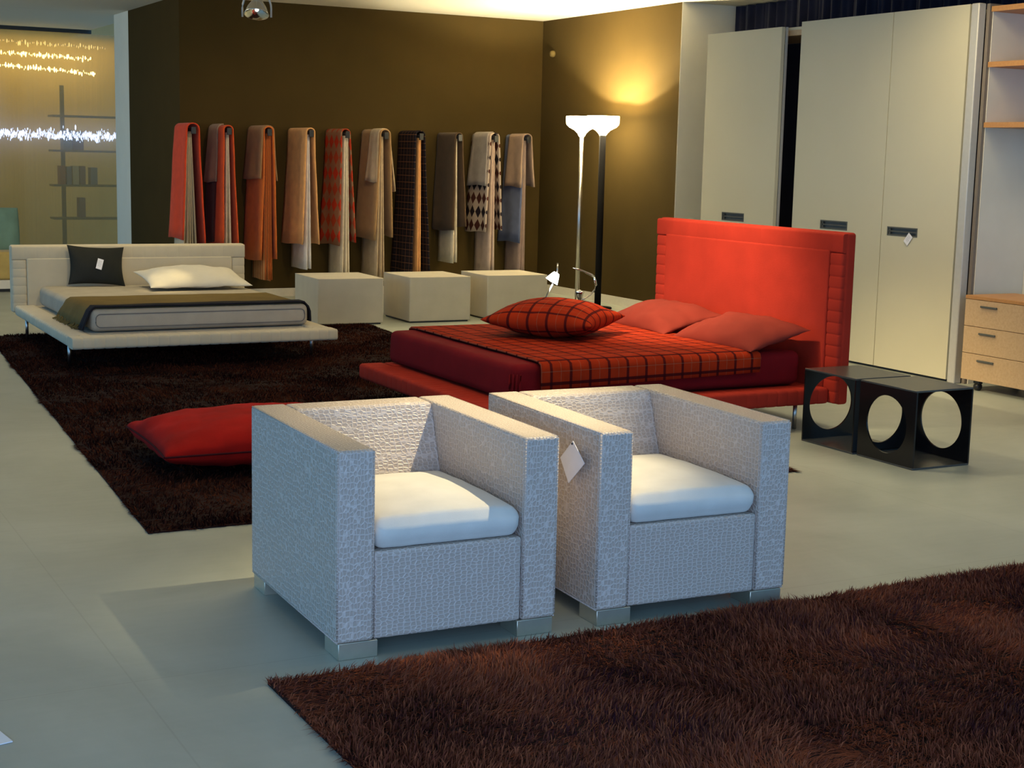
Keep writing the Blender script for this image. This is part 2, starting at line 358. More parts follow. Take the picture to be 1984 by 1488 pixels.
# ------------------------------------------------------------------ armchairs
def make_armchair(loc, rz, label):
    W_, D_, Z0, Z1, A_ = .785, .915, .056, .680, .128
    t = thing('armchair', label, 'armchair', loc, rz, 'armchairs side by side')
    for s in (0, 1):
        x0 = 0 if s == 0 else W_-A_
        bm = bmesh.new(); bx(bm, x0, x0+A_, 0, D_, Z0, Z1, .012, 3)
        mesh_obj('armrest', bm, M['croc_arm'], t)
        # raised seams along the outer edges
        bm = bmesh.new(); xo = .004 if s == 0 else W_-.004
        for (xs, ys) in ((x0+.004, .004), (x0+A_-.004, .004)): tube(bm, [(xs, ys, Z0+.012), (xs, ys, Z1-.006)], .0035, 6)
        tube(bm, [(xo, .01, Z1-.004), (xo, D_-.01, Z1-.004)], .0035, 6); tube(bm, [(xo, .006, Z0+.003), (xo, D_-.01, Z0+.003)], .0035, 6)
        mesh_obj('seam', bm, M['croc_front'], t)
    # backrest: thicker at the seat than at the top
    bm = bmesh.new()
    yt, yb = D_-.135, D_-.265
    v = [bm.verts.new(c) for c in ((A_+.001, yb, .33), (W_-A_-.001, yb, .33), (W_-A_-.001, yt, Z1), (A_+.001, yt, Z1), (A_+.001, D_-.001, .33), (W_-A_-.001, D_-.001, .33), (W_-A_-.001, D_-.001, Z1), (A_+.001, D_-.001, Z1))]
    for q in ((0, 1, 2, 3), (5, 4, 7, 6), (3, 2, 6, 7), (1, 0, 4, 5), (0, 3, 7, 4), (2, 1, 5, 6)): bm.faces.new([v[i] for i in q])
    bmesh.ops.bevel(bm, geom=[e for e in bm.edges if all(abs(x.co.z-Z1) < 1e-4 for x in e.verts)], offset=.014, segments=3, profile=.5, affect='EDGES')
    mesh_obj('backrest', bm, M['croc_front'], t)
    bm = bmesh.new(); bx(bm, A_+.001, W_-A_-.001, .006, D_-.001, Z0, .345, .010, 2); mesh_obj('seat_base', bm, M['croc_front'], t)
    # seat cushion: soft block with a domed top
    bm = bmesh.new(); bx(bm, A_+.004, W_-A_-.004, .004, yb+.015, .347, .447, .036, 5)
    long_ = [e for e in bm.edges if e.calc_length() > .2]
    bmesh.ops.subdivide_edges(bm, edges=long_, cuts=14, use_grid_fill=True)
    for v in bm.verts:
        u = (v.co.x-W_/2)/(W_/2-A_); q = (v.co.y-yb/2)/(yb/2); dome = max(0, 1-u*u)*max(0, 1-q*q)
        if v.co.z > .40: v.co.z += .034*dome+.003*fbm(u*3, q*3)
        if v.co.y < .06: v.co.y += .006*math.sin(v.co.z*90)+.004*fbm(u*4, v.co.z*9)
    for f in bm.faces: f.smooth = True
    mesh_obj('seat_cushion', bm, M['seat_white'], t)
    for fx in (.008, W_-.142):
        for fy in (.004, D_-.135):
            bm = bmesh.new(); bx(bm, fx, fx+.134, fy, fy+.128, 0, Z0, .002, 1); mesh_obj('foot', bm, M['foot'], t)
    return t
ch1 = make_armchair((1.672, 4.276, 0), math.radians(-1.3), 'grey crocodile-embossed leather armchair, the left and nearer one, beside the red floor cushion')
ch2 = dup(ch1, (2.612, 4.250, 0), math.radians(-2.2), 'grey crocodile-embossed leather armchair with diamond price tag on its arm, the right one')

def card(name, label, loc, rot, sx, sy, group=None, lines=True):
    t = thing(name, label, 'price tag', loc, 0, group); t.rotation_euler = rot
    bm = bmesh.new(); bx(bm, -sx/2, sx/2, -.001, .001, -sy/2, sy/2); mesh_obj('card', bm, M['paper'], t)
    if lines:
        bm = bmesh.new()
        for k in range(4): bx(bm, -sx*.32, sx*(.3-.12*(k % 2)), -.0016, -.0009, sy*(.25-.15*k), sy*(.25-.15*k)+sy*.025)
        mesh_obj('print_lines', bm, simple('grey_ink', (.35, .36, .42), .7), t)
    return t
# diamond tag against the left side of the right-hand armchair (plain back of the card)
tg = thing('price_tag', 'white diamond-shaped card tag on the side of the right armchair', 'price tag', (2.588, 4.405, .553))
bm = bmesh.new(); tilt = [(0, -.012, .077), (0, .072, .002), (0, .010, -.077), (0, -.094, .012)]
bm.faces.new([bm.verts.new(p) for p in tilt]); r = bmesh.ops.extrude_face_region(bm, geom=bm.faces[:])
for v in [x for x in r['geom'] if isinstance(x, bmesh.types.BMVert)]: v.co.x -= .002
mesh_obj('card', bm, M['paper'], tg); bm = bmesh.new(); bmesh.ops.create_uvsphere(bm, u_segments=8, v_segments=6, radius=.004)
for v in bm.verts: v.co += Vector((-.003, -.010, .066))
mesh_obj('pin', bm, M['black_metal'], tg)

# ------------------------------------------------------------------ beds (local: foot edge at y=0, head at +y)
def quilt_strip(bm, p0, p1, wdt, z0, z1, seg, axis, r=.022, dep=.0035):
    """upholstered strip of soft channels: a rounded section pinched at every seam; axis x / y / z = run of the strip"""
    n = max(1, round(abs(p1-p0)/seg)); ts = []
    for k in range(n):
        for q, d in ((.0, 1.), (.06, .45), (.18, .1), (.5, 0.), (.82, .1), (.94, .45)): ts.append((p0+(p1-p0)*(k+q)/n, d))
    ts.append((p1, 1.)); a0, a1 = wdt; rings = []
    for p, d in ts:
        i = dep*d; ring = []
        for cx, cz, st in ((a1-r, z1-r, 0), (a0+r, z1-r, 1), (a0+r, z0+r, 2), (a1-r, z0+r, 3)):
            for j in range(4):
                an = PI/2*st+PI/2*j/3; ring.append((cx+(r-i)*math.cos(an), cz+(r-i)*math.sin(an)))
        mk = {'x': lambda a, z: (p, a, z), 'y': lambda a, z: (a, p, z), 'z': lambda a, z: (a, z, p)}[axis]
        rings.append([bm.verts.new(mk(a, z)) for a, z in ring])
    N = 16
    for i in range(len(rings)-1):
        for k in range(N):
            f = bm.faces.new((rings[i][k], rings[i][(k+1) % N], rings[i+1][(k+1) % N], rings[i+1][k])); f.smooth = True
    bm.faces.new(rings[0]); bm.faces.new(rings[-1])
def make_bed(label, loc, rz, Wp, Lp, z0, th, hw, hz0, hz1, mat, leg_in, leg_h0, puff=.028, inner=None, dep=.005):
    t = thing('bed', label, 'bed', loc, rz)
    bm = bmesh.new(); w2 = Wp/2; bd = .17
    quilt_strip(bm, -w2, w2, (0, bd), z0, z0+th, .075, 'x')
    quilt_strip(bm, bd, Lp, (-w2, -w2+bd), z0, z0+th, .075, 'y'); quilt_strip(bm, bd, Lp, (w2-bd, w2), z0, z0+th, .075, 'y')
    bx(bm, -w2+bd, w2-bd, bd, Lp, z0+.004, z0+th-.01)
    bmesh.ops.recalc_face_normals(bm, faces=bm.faces[:]); mesh_obj('platform', bm, mat, t)
    bm = bmesh.new(); h2 = hw/2; bo = .125
    bx(bm, -h2, h2, Lp+.030, Lp+.105, hz0, hz1, .020, 4)
    hb = mesh_obj('headboard', bm, mat, t)
    bm = bmesh.new()
    for xa, xb in ((-h2+.006, -h2+bo), (h2-bo, h2-.006)): quilt_strip(bm, hz0+.008, hz1-bo, (xa, xb), Lp+.004, Lp+.05, .072, 'z', .016, dep)
    for v in bm.verts: pass
    quilt_strip(bm, -h2+.006, h2-.006, (Lp+.004, Lp+.05), hz1-bo, hz1-.006, .10, 'x', .016, .0018)
    bmesh.ops.recalc_face_normals(bm, faces=bm.faces[:])
    mesh_obj('quilted_border', bm, mat, hb)
    bm = bmesh.new(); bx(bm, -h2+bo, h2-bo, Lp, Lp+.05, hz0+.03, hz1-bo+.018, .014, 3); mesh_obj('padded_panel', bm, inner or mat, hb)
    for lx in (-w2+.06, w2-.06):
        for ly in (leg_in, Lp-.2): tube_obj('leg', [(lx, ly, leg_h0), (lx, ly, z0+.02)], .013, M['steel'], t)
    tube_obj('support_bar', [(-w2+.3, Lp*.5, z0-.008), (w2-.3, Lp*.5, z0-.008)], .012, M['steel'], t)
    return t
bedw = make_bed('low white upholstered platform bed with quilted edge and low headboard', (3.168, 10.64, 0), math.radians(-.4), 1.98, 2.36, .178, .085, 2.02, .20, .765, M['bed_white'], .42, .012, dep=.0026)
bedr = make_bed('red upholstered platform bed with tall quilted-edge headboard', (3.64, 7.985, 0), -PI/2, 1.90, 2.29, .150, .10, 2.02, .15, 1.190, M['red_wool'], .30, .0)

def mattress(name, label, loc, rz, wx, ly, z0, z1, mat, pipe=None, tuck=False):
    t = thing(name, label, 'mattress', loc, rz)
    bm = bmesh.new(); bx(bm, -wx/2, wx/2, 0, ly, z0, z1, .045, 5)
    bmesh.ops.subdivide_edges(bm, edges=[e for e in bm.edges if e.calc_length() > .3], cuts=12, use_grid_fill=True)
    for v in bm.verts:
        n_ = fbm(v.co.x*4, v.co.y*4, v.co.z*6)
        if v.co.z > z1-.03: v.co.z += .006*n_
        else: v.co.x += .004*n_; v.co.y += .004*n_
        v.co.z = max(v.co.z, z0)
    mesh_obj('sheet', bm, mat, t, True)
    if pipe:
        bm = bmesh.new(); i = .032; r = .035
        c = [(-wx/2+i, z0+i), (wx/2-i, z0+i), (wx/2-i, z1-i), (-wx/2+i, z1-i)]
        pts = []
        for k, (x, z) in enumerate(c):
            sx = 1 if x > 0 else -1; sz = 1 if z > (z0+z1)/2 else -1
            for q in range(5):
                a = PI+PI/2*k+PI/2*q/4; pts.append((x-sx*r+r*math.cos(a), -.002, z-sz*r+r*math.sin(a)))
        pts.append(pts[0]); tube(bm, pts, .0035, 6, False); mesh_obj('piping', bm, pipe, t)
    if tuck:
        bm = bmesh.new()
        for k in range(4):
            a = PI/2*k/3
            tube(bm, [(wx/2-.03+.02*k, -.001+.012*k, z1-.05), (wx/2-.028+.018*k, -.004+.013*k, (z0+z1)/2), (wx/2-.034+.02*k, -.002+.012*k, z0+.01)], [.004, .007, .009], 6)
        mesh_obj('gathered_corner', bm, mat, t)
    return t
mattress('mattress', 'mattress in a pale grey sheet with dark piping on the white bed', (3.208, 10.95, 0), 0, 1.66, 1.98, .264, .425, M['sheet_grey'], M['piping'])
mattress('mattress', 'crimson sheeted mattress on the red bed', (3.84, 8.06, 0), -PI/2, 1.73, 2.0, .251, .458, M['crimson'], None, True)

# plaid blanket over the red bed
def plaid_blanket():
    X0, X1 = 4.00, 5.50; y0, y1, zt = 7.180, 8.942, .468
    path = [(y0-.012, .335), (y0-.014, .38), (y0-.014, .43), (y0-.006, .455), (y0+.022, zt)]
    nn = 26; path += [(y0+.022+(y1-y0-.044)*k/nn, zt) for k in range(1, nn)]
    path += [(y1-.022, zt), (y1+.006, .455), (y1+.012, .42), (y1+.012, .36)]
    s = [0]
    for a, b in zip(path, path[1:]): s.append(s[-1]+math.hypot(a[0]-b[0], a[1]-b[1]))
    n = len(path)-1
    def fn(u, v):
        k = int(round(v*n)); y, z = path[k]; x = X0+(X1-X0)*u
        if 4 < k < n-4: z += .003*fbm(x*4, y*4)+.003
        if k < 4: y -= .006*(.5+fbm(x*6, z*5)); z += (u-.5)*.03*(4-k)/4 if k < 3 else 0
        return Vector((x, y, z))
    bm = bmesh.new(); grid_surf(bm, fn, 36, n, lambda u, v: ((X1-X0)*u, s[int(round(v*n))]+.035))
    o = mesh_obj('blanket', bm, M['plaid_red']); solidify(o, .010, 1)
    return tag(o, 'orange-red plaid wool blanket with dark checks spread over the red bed', 'blanket')
plaid_blanket()
# olive blanket with navy edge on the white bed
def olive_blanket():
    t = thing('blanket', 'olive brown blanket with navy edge across the foot of the white bed', 'blanket', (0, 0, 0))
    def sheet(name, ya, yb, off, mat, zl, zr, skew):
        xl, xr, zt = 2.372-off, 4.045+off, .434+off
        path = [(xl-.045, zl), (xl-.022, zl+.06), (xl-.010, .37), (xl+.010, .415), (xl+.045, zt)]
        nn = 24; path += [(xl+.045+(xr-xl-.09)*k/nn, zt) for k in range(1, nn)]
        path += [(xr-.045, zt), (xr-.008, .41), (xr+.008, .37), (xr+.012, zr)]
        n = len(path)-1
        def fn(u, v):
            k = int(round(v*n)); x, z = path[k]; y = ya+(yb-ya)*u
            if k < 4: y += skew*(4-k)/4; x -= .012*fbm(y*12, z*4)+.01*abs(math.sin(y*22))*(4-k)/4
            if k >= 4: z += .004*fbm(x*5, y*5)+.002
            return Vector((x, y, z))
        bm = bmesh.new(); grid_surf(bm, fn, 16, n); o = mesh_obj(name, bm, mat, t); solidify(o, .012, 1)
    sheet('wool_layer', 11.02, 11.86, .0, M['olive'], .285, .30, .06)
    sheet('navy_layer', 10.972, 11.10, .013, M['navy'], .285, .29, -.03)
    bm = bmesh.new(); random.seed(3)
    for k in range(60):
        y = 11.10+.80*k/60; x = 2.322+.02*random.random()
        tube(bm, [(x, y, .30), (x-.008, y+.01*random.random(), .284), (x-.02-.03*random.random(), y, .272)], .004, 4)
    mesh_obj('fringe', bm, M['olive'], t)
olive_blanket()
# cushions and pillows
def pil(name, label, cat, loc, rot, a, b, ht, hb, mat, group=None, **k):
    o = mesh_obj(name, pillow_bm(a, b, ht, hb, **k), mat); o.location = loc; o.rotation_euler = rot; return tag(o, label, cat, group)
pil('pillow', 'plump plaid cushion lying on the plaid blanket of the red bed', 'cushion', (4.665, 8.20, .592), (.0, .0, math.radians(41)), .36, .36, .125, .120, M['plaid_red'], k=.10, p=.45, n=30)
pil('pillow', 'coral red pillow nearer the camera against the red headboard', 'pillow', (5.635, 7.56, .532), (0, math.radians(-14), .02), .235, .41, .105, .05, M['coral'], 'coral pillows on the red bed', wr=.02, flange=.1, seed=4)
pil('pillow', 'coral red pillow on the far side of the red bed, partly behind the plaid cushion', 'pillow', (5.635, 8.45, .534), (0, math.radians(-14), -.03), .235, .41, .105, .05, M['coral'], 'coral pillows on the red bed', wr=.018, flange=.1, seed=9)
pil('pillow', 'cream pillow lying on the white bed under the spotlight', 'pillow', (3.57, 12.50, .505), (math.radians(10), 0, .03), .44, .27, .095, .045, M['pillow_cream'], wr=.014, flange=.08, seed=2)
pil('cushion', 'dark charcoal square cushion leaning on the white headboard', 'cushion', (2.845, 12.87, .597), (math.radians(72), math.radians(3), 0), .240, .172, .055, .045, M['charcoal'], wr=.006, k=.10)
fc_ = pil('floor_cushion', 'big red suede floor cushion on the dark rug behind the armchair', 'cushion', (2.48, 7.38, .136), (0, 0, math.radians(-2)), .62, .44, .140, .125, M['red_suede'], k=.03, wr=.016, p=.32)
def rim(a, b, k, n=14, off=.002):
    pts = []
    for (u0, v0, u1, v1) in ((-1, -1, 1, -1), (1, -1, 1, 1), (1, 1, -1, 1), (-1, 1, -1, -1)):
        for i in range(n):
            u = u0+(u1-u0)*i/n; v = v0+(v1-v0)*i/n
            pts.append(((a+off)*u*(1-k*(1-v*v)*u*u), (b+off)*v*(1-k*(1-u*u)*v*v), 0))
    return pts+[pts[0]]
bm = bmesh.new(); tube(bm, rim(.62, .44, .03), .005, 6, False); mesh_obj('piping', bm, fabric('dark_piping', (.05, .004, .006), .1, 0), fc_)
card('price_tag', 'small white paper tag pinned to the charcoal cushion', (2.86, 12.805, .615), (math.radians(-16), math.radians(18), 0), .05, .09)

# ------------------------------------------------------------------ cubes
def cube_pouf(x, y, w_, d_, rz, label, h=.435):
    t = thing('pouf', label, 'pouf', (x, y, 0), math.radians(rz), 'ecru cube poufs in a row')
    bm = bmesh.new(); bx(bm, 0, w_, 0, d_, .014, h, .010, 3); mesh_obj('upholstery', bm, M['cube'], t)
    bm = bmesh.new(); bx(bm, .02, w_-.02, .02, d_-.02, 0, .016); mesh_obj('plinth', bm, M['black_metal'], t)
    bm = bmesh.new()
    for a, b in (((0, 0), (w_, 0)), ((w_, 0), (w_, d_)), ((w_, d_), (0, d_)), ((0, d_), (0, 0))):
        e = .004; f = lambda p: (min(max(p[0], e), w_-e), min(max(p[1], e), d_-e), h-.004)
        tube(bm, [f(a), f(b)], .004, 6)
    mesh_obj('seam', bm, M['cube'], t)
    return t
cube_pouf(4.885, 13.00, .645, .70, -2.2, 'ecru fabric cube pouf nearest the white bed, left one of three')
cube_pouf(5.800, 12.98, .640, .67, -1.2, 'ecru fabric cube pouf in the middle of the row of three')
cube_pouf(6.645, 13.02, .665, .62, -1.2, 'ecru fabric cube pouf behind the reading lamps, right one of three')

# ------------------------------------------------------------------ black side tables with round cut-outs
def holed_plate(bm, w_, h, th, r, n=64):
    """plate in local XZ, thickness along +Y, with a round hole"""
    def outer(a):
        c, s = math.cos(a), math.sin(a); k = min((w_/2)/abs(c) if abs(c) > 1e-9 else 1e9, (h/2)/abs(s) if abs(s) > 1e-9 else 1e9); return (k*c, k*s)
    ang = sorted(set([2*PI*k/n for k in range(n)]+[math.atan2(h, w_), PI-math.atan2(h, w_), PI+math.atan2(h, w_), 2*PI-math.atan2(h, w_)]))
    rings = []
    for y in (0, th):
        rings.append([(bm.verts.new((w_/2+r*math.cos(a), y, h/2+r*math.sin(a))), bm.verts.new((w_/2+outer(a)[0], y, h/2+outer(a)[1]))) for a in ang])
    N = len(ang)
    for k in range(N):
        j = (k+1) % N
        for q, flip in ((0, False), (1, True)):
            f = (rings[q][k][0], rings[q][k][1], rings[q][j][1], rings[q][j][0]); bm.faces.new(f if not flip else f[::-1])
        bm.faces.new((rings[0][k][0], rings[0][j][0], rings[1][j][0], rings[1][k][0]))
        bm.faces.new((rings[0][k][1], rings[1][k][1], rings[1][j][1], rings[0][j][1]))
def side_table(label, loc, rz, w_, d_, h=.425):
    """plates stand at y=0 and y=d; sides at x=0 and x=w stay open"""
    t = thing('side_table', label, 'side table', loc, rz, 'black square side tables with round cut-outs')
    th = .010
    for y in (0, d_-th):
        bm = bmesh.new(); holed_plate(bm, w_, h-2*th, th, .157)
        for v in bm.verts: v.co.y += y; v.co.z += th
        mesh_obj('side_panel', bm, M['black_lacquer'], t)
    box_obj('tabletop', (0, w_, 0, d_, h-th, h), M['lacquer_lit'], t, .002); box_obj('bottom_panel', (0, w_, 0, d_, 0, th), M['lacquer_lit'], t, .002)
    return t
side_table('black lacquered side table with round cut-outs, the farther one touching the red bed corner', (5.525, 6.325, 0), 0, .395, .445)
side_table('black lacquered side table with round cut-outs, the nearer one in front of the other', (5.535, 6.30, 0), -PI/2, .44, .402)

# ------------------------------------------------------------------ wardrobe
t = thing('wardrobe', 'tall cream wardrobe with three flat sliding doors behind the red bed', 'wardrobe', (0, 0, 0))
def ward_door(y0, y1, xf, z1, hy0, hy1, hz0, hz1, name='door'):
    d = bmesh.new(); th = .034
    # slab with a real recess where the pull sits
    for q in ((y0, hy0, .02, z1), (hy1, y1, .02, z1), (hy0, hy1, .02, hz0), (hy0, hy1, hz1, z1)): bx(d, xf, xf+th, *q)
    o = mesh_obj(name, d, M['door_cream'], t)
    bm = bmesh.new(); bx(bm, xf+.018, xf+.022, hy0, hy1, hz0, hz1)
    e = .010
    bx(bm, xf-.002, xf+.018, hy0, hy1, hz0, hz0+e); bx(bm, xf-.002, xf+.018, hy0, hy1, hz1-e, hz1); bx(bm, xf-.002, xf+.018, hy0, hy0+e, hz0+e, hz1-e); bx(bm, xf-.002, xf+.018, hy1-e, hy1, hz0+e, hz1-e)
    h = mesh_obj('pull', bm, M['gun'], o)
    bm = bmesh.new(); zm = (hz0+hz1)/2; bx(bm, xf+.002, xf+.012, hy0+e, hy1-e, zm-.004, zm+.004); bx(bm, xf+.002, xf+.010, hy1-.03, hy1-.02, hz0+e, hz1-e); mesh_obj('bar', bm, M['gun'], o)
    return o
ward_door(8.262, 9.055, 8.075, 2.752, 8.655, 8.99, 1.052, 1.122)
ward_door(9.063, 10.168, 8.075, 2.752, 9.46, 9.797, 1.062, 1.134)
ward_door(10.40, 11.475, 8.050+.002, 2.725, 10.815, 11.145, 1.066, 1.140)
bm = bmesh.new(); bx(bm, 8.130, 8.700, 8.25, 11.44, 2.700, 2.722); mesh_obj('top_panel', bm, M['door_cream'], t)
bm = bmesh.new(); bx(bm, 8.135, 8.700, 8.25, 11.44, 2.655, 2.700); mesh_obj('top_rail', bm, M['oak'], t)
bm = bmesh.new(); bx(bm, 8.12, 8.70, 11.44, 11.47, 0, 2.722); mesh_obj('side_panel', bm, M['door_cream'], t)
bm = bmesh.new(); bx(bm, 8.12, 8.70, 8.25, 11.44, 0.0, .02); mesh_obj('bottom_rail', bm, M['black_metal'], t)
bm = bmesh.new(); bx(bm, 8.68, 8.70, 8.25, 11.44, .02, 2.65); mesh_obj('back_panel', bm, M['curtain'], t)
box_obj('door_edge_strip', (8.09, 8.11, 10.388, 10.399, .02, 2.725), M['alu'], t)
t = thing('open_wardrobe', 'open wardrobe bay with oak shelves at the right edge, next to the cream doors', 'wardrobe', (0, 0, 0))
box_obj('front_profile', (8.07, 8.14, 8.168, 8.245, 0, 2.755), M['alu'], t, .008)
box_obj('side_panel', (8.142, 8.68, 8.135, 8.165, 0, 2.752), M['panel_taupe'], t)
box_obj('inner_panel', (8.17, 8.66, 8.128, 8.135, .0, 2.73), M['panel_grey'], t)
box_obj('back_panel', (8.655, 8.675, 6.6, 8.126, 0, 2.752), M['panel_grey'], t)
for z in (2.705, 2.315, 1.887): box_obj('shelf', (8.15, 8.654, 6.6, 8.127, z-.010, z+.027), M['oak_edge'], t)
tube_obj('hanging_rail', [(8.40, 7.80, 1.80), (8.40, 6.6, 1.80)], .012, M['steel'], t)
box_obj('rail_bracket', (8.39, 8.41, 7.79, 7.81, 1.80, 1.878), M['steel'], t)
# chest of drawers on castors
t = thing('drawer_chest', 'low oak chest of three drawers on black castors in the open wardrobe bay', 'chest of drawers', (7.95, 8.0, 0))
Y0, Y1 = -1.0, -.015
bm = bmesh.new(); bx(bm, .02, .48, Y0, Y1, .075, .655); mesh_obj('carcass', bm, M['oak'], t)
bm = bmesh.new(); bx(bm, -.002, .482, Y0-.002, Y1+.002, .657, .682, .002, 1); mesh_obj('top', bm, M['oak_edge'], t)
for k in range(3):
    z0 = .073+k*.1945; bm = bmesh.new(); bx(bm, 0, .02, Y0, Y1, z0+.002, z0+.1925, .0015, 1); d = mesh_obj('drawer', bm, M['oak'], t)
    bm = bmesh.new(); zh = z0+.150; bx(bm, -.014, -.002, -.325, -.170, zh-.008, zh+.006, .003, 2); bx(bm, -.004, .001, -.315, -.305, zh-.004, zh+.004); bx(bm, -.004, .001, -.19, -.18, zh-.004, zh+.004); mesh_obj('handle', bm, M['gun'], d)
for cx in (.05, .43):
    for cy in (-.14, -.88):
        bm = bmesh.new(); mt = Matrix.Translation((cx, cy, .028)) @ Matrix.Rotation(PI/2, 4, 'X')
        lathe(bm, [(0, -.022), (.022, -.022), (.028, -.016), (.028, .016), (.022, .022), (0, .022)], 20, mt); bx(bm, cx-.02, cx+.02, cy-.028, cy+.028, .05, .0745, .004, 2)
        mesh_obj('castor', bm, M['black_metal'], t)
card('price_tag', 'small white paper tag hanging from a wardrobe door pull', (8.068, 8.745, 1.035), (math.radians(0), math.radians(38), math.radians(-90)), .055, .085)
# navy curtain behind the wardrobe
def curtain_fn(u, v):
    y = 12.93-7.5*u; return Vector((9.40+.03*math.sin(y*38)+.012*math.sin(y*91+v*2), y, .02+3.14*v))
bm = bmesh.new(); grid_surf(bm, curtain_fn, 900, 4); o = mesh_obj('curtain', bm, M['curtain'])
tag(o, 'long dark navy pleated curtain hanging behind the wardrobe', 'curtain')

# ------------------------------------------------------------------ floor lamps
def floor_lamp(label, x, y, pole_r, pole_mat, z_top=2.03):
    t = thing('floor_lamp', label, 'floor lamp', (x, y, 0), 0, 'pair of uplighter floor lamps')
    bm = bmesh.new(); lathe(bm, [(0, 0), (.15, 0), (.155, .008), (.15, .018), (.03, .026), (0, .026)], 40); mesh_obj('base', bm, pole_mat, t)
    tube_obj('pole', [(0, 0, .02), (0, 0, z_top-.20)], pole_r, pole_mat, t, 20)
    bm = bmesh.new(); zb = z_top-.21
    prof = [(.030, zb), (.045, zb+.03), (.080, zb+.065), (.140, zb+.095), (.166, zb+.125), (.172, zb+.17), (.170, z_top), (.164, z_top), (.165, zb+.17), (.158, zb+.13), (.132, zb+.103), (.074, zb+.075), (.03, zb+.045), (0, zb+.04)]
    lathe(bm, prof, 48); mesh_obj('shade', bm, M['lampshade'], t)
    d = bpy.data.lights.new('uplight', 'POINT'); d.energy = 210; d.color = (1, .88, .58); d.shadow_soft_size = .012
    o = bpy.data.objects.new('uplight', d); COL.objects.link(o); o.parent = t; o.location = (0, 0, z_top-.085)
    return t
M['lampshade'] = emis('glowing_opal_glass', (1.0, .84, .50), 48.0)
floor_lamp('bright floor lamp with a thick black pole, the right one of the pair', 8.318, 13.695, .035, M['pole_black'])
floor_lamp('bright floor lamp with a slim silver pole, the left one of the pair', 8.268, 14.045, .024, M['steel'])
# small sensor on the right wall
bm = bmesh.new(); lathe(bm, [(0, 0), (.035, 0), (.04, .02), (.03, .05), (0, .055)], 20, Matrix.Translation((8.75, 15.55, 2.78)) @ Matrix.Rotation(-PI/2, 4, 'Y'))
tag(mesh_obj('wall_sensor', bm, M['olive']), 'small round sensor fixed high on the brown wall by the corner', 'sensor')

# ------------------------------------------------------------------ ceiling spotlight over the white bed
t = thing('spotlight', 'chrome spotlight in a yoke hanging from the ceiling above the white bed', 'spotlight', (3.93, 11.86, 2.70))
tube_obj('stem', [(0, 0, .15), (0, 0, ZC-2.70)], .009, M['alu'], t)
bm = bmesh.new(); pts = [(.115*math.cos(a), .0, .02+.13*math.sin(a)) for a in [PI*k/14 for k in range(15)]]
R_ = Matrix.Rotation(math.radians(-28), 4, 'Z'); pts = [R_ @ Vector(p) for p in [(.115, 0, -.05)]+pts+[(-.115, 0, -.05)]]; tube(bm, pts, .008, 8); mesh_obj('yoke', bm, M['alu'], t)
tiltm = Matrix.Translation((0, 0, .01)) @ Matrix.Rotation(math.radians(-28), 4, 'Z') @ Matrix.Rotation(math.radians(-22), 4, 'X')
bm = bmesh.new(); lathe(bm, [(0, .09), (.035, .085), (.05, .06), (.075, .02), (.095, -.035), (.10, -.045), (.094, -.045), (.07, .015), (.03, .05), (0, .055)], 32, tiltm); mesh_obj('reflector', bm, M['chrome'], t)
bm = bmesh.new(); bmesh.ops.create_uvsphere(bm, u_segments=14, v_segments=10, radius=.016)
for v in bm.verts: v.co = tiltm @ (v.co+Vector((0, 0, -.0)))
mesh_obj('bulb', bm, emis('halogen_bulb', (1, .93, .8), 12), t, True)

# ------------------------------------------------------------------ reading lamps behind the red bed
t = thing('side_table', 'low black side table hidden behind the red bed, carrying the reading lamps', 'side table', (5.58, 9.62, 0))
box_obj('tabletop', (-.26, .26, -.2, .2, .40, .42), M['black_lacquer'], t, .003)
for lx in (-.23, .23):
    for ly in (-.17, .17): tube_obj('leg', [(lx, ly, 0), (lx, ly, .405)], .012, M['black_metal'], t)
t = thing('reading_lamp', 'small chrome reading lamp with the bright lit head, left of the curved one', 'reading lamp', (5.385, 9.60, .42))
bm = bmesh.new(); lathe(bm, [(0, 0), (.05, 0), (.052, .008), (.02, .014), (0, .014)], 24); mesh_obj('base', bm, M['chrome'], t)
tube_obj('arm', [(0, 0, .01), (-.005, 0, .15), (.055, 0, .25)], .0065, M['chrome'], t, 8)
tube_obj('rod', [(.088, 0, .27), (.094, 0, .34), (.092, 0, .405)], .0065, M['chrome'], t, 8)
bm = bmesh.new(); hm = Matrix.Translation((.062, 0, .295)) @ Matrix.Rotation(math.radians(28), 4, 'Y') @ Matrix.Rotation(math.radians(12), 4, 'X')
lathe(bm, [(0, .045), (.022, .043), (.034, .015), (.048, -.025), (.05, -.03), (0, -.034)], 24, hm); mesh_obj('lamp_head', bm, emis('lit_lamp_glass', (.86, .95, 1.0), 9), t)
d = bpy.data.lights.new('reading_light', 'POINT'); d.energy = 1; d.color = (1, .95, .85); d.shadow_soft_size = .05
o = bpy.data.objects.new('reading_light', d); COL.objects.link(o); o.parent = t; o.location = (.05, -.08, .24)
t = thing('reading_lamp', 'small chrome reading lamp with a curved arm, right of the lit one', 'reading lamp', (5.675, 9.60, .42))
bm = bmesh.new(); lathe(bm, [(0, 0), (.05, 0), (.052, .008), (.014, .014), (.012, .12), (.02, .135), (.026, .15), (.03, .17), (.036, .185), (.034, .196), (0, .20)], 24); mesh_obj('base', bm, M['chrome'], t)
tube_obj('arm', [(.01, 0, .125), (.05, 0, .14), (.095, 0, .165), (.125, 0, .20), (.138, 0, .235), (.128, 0, .27), (.118, 0, .30)], [.006]*4+[.009, .010, .006], M['chrome'], t, 10)
tube_obj('lamp_head', [(.118, 0, .30), (.095, 0, .312), (.060, 0, .326), (.030, 0, .34), (-.02, 0, .355), (-.066, 0, .368)], [.009, .010, .009, .006, .009, .003], M['chrome'], t, 10)

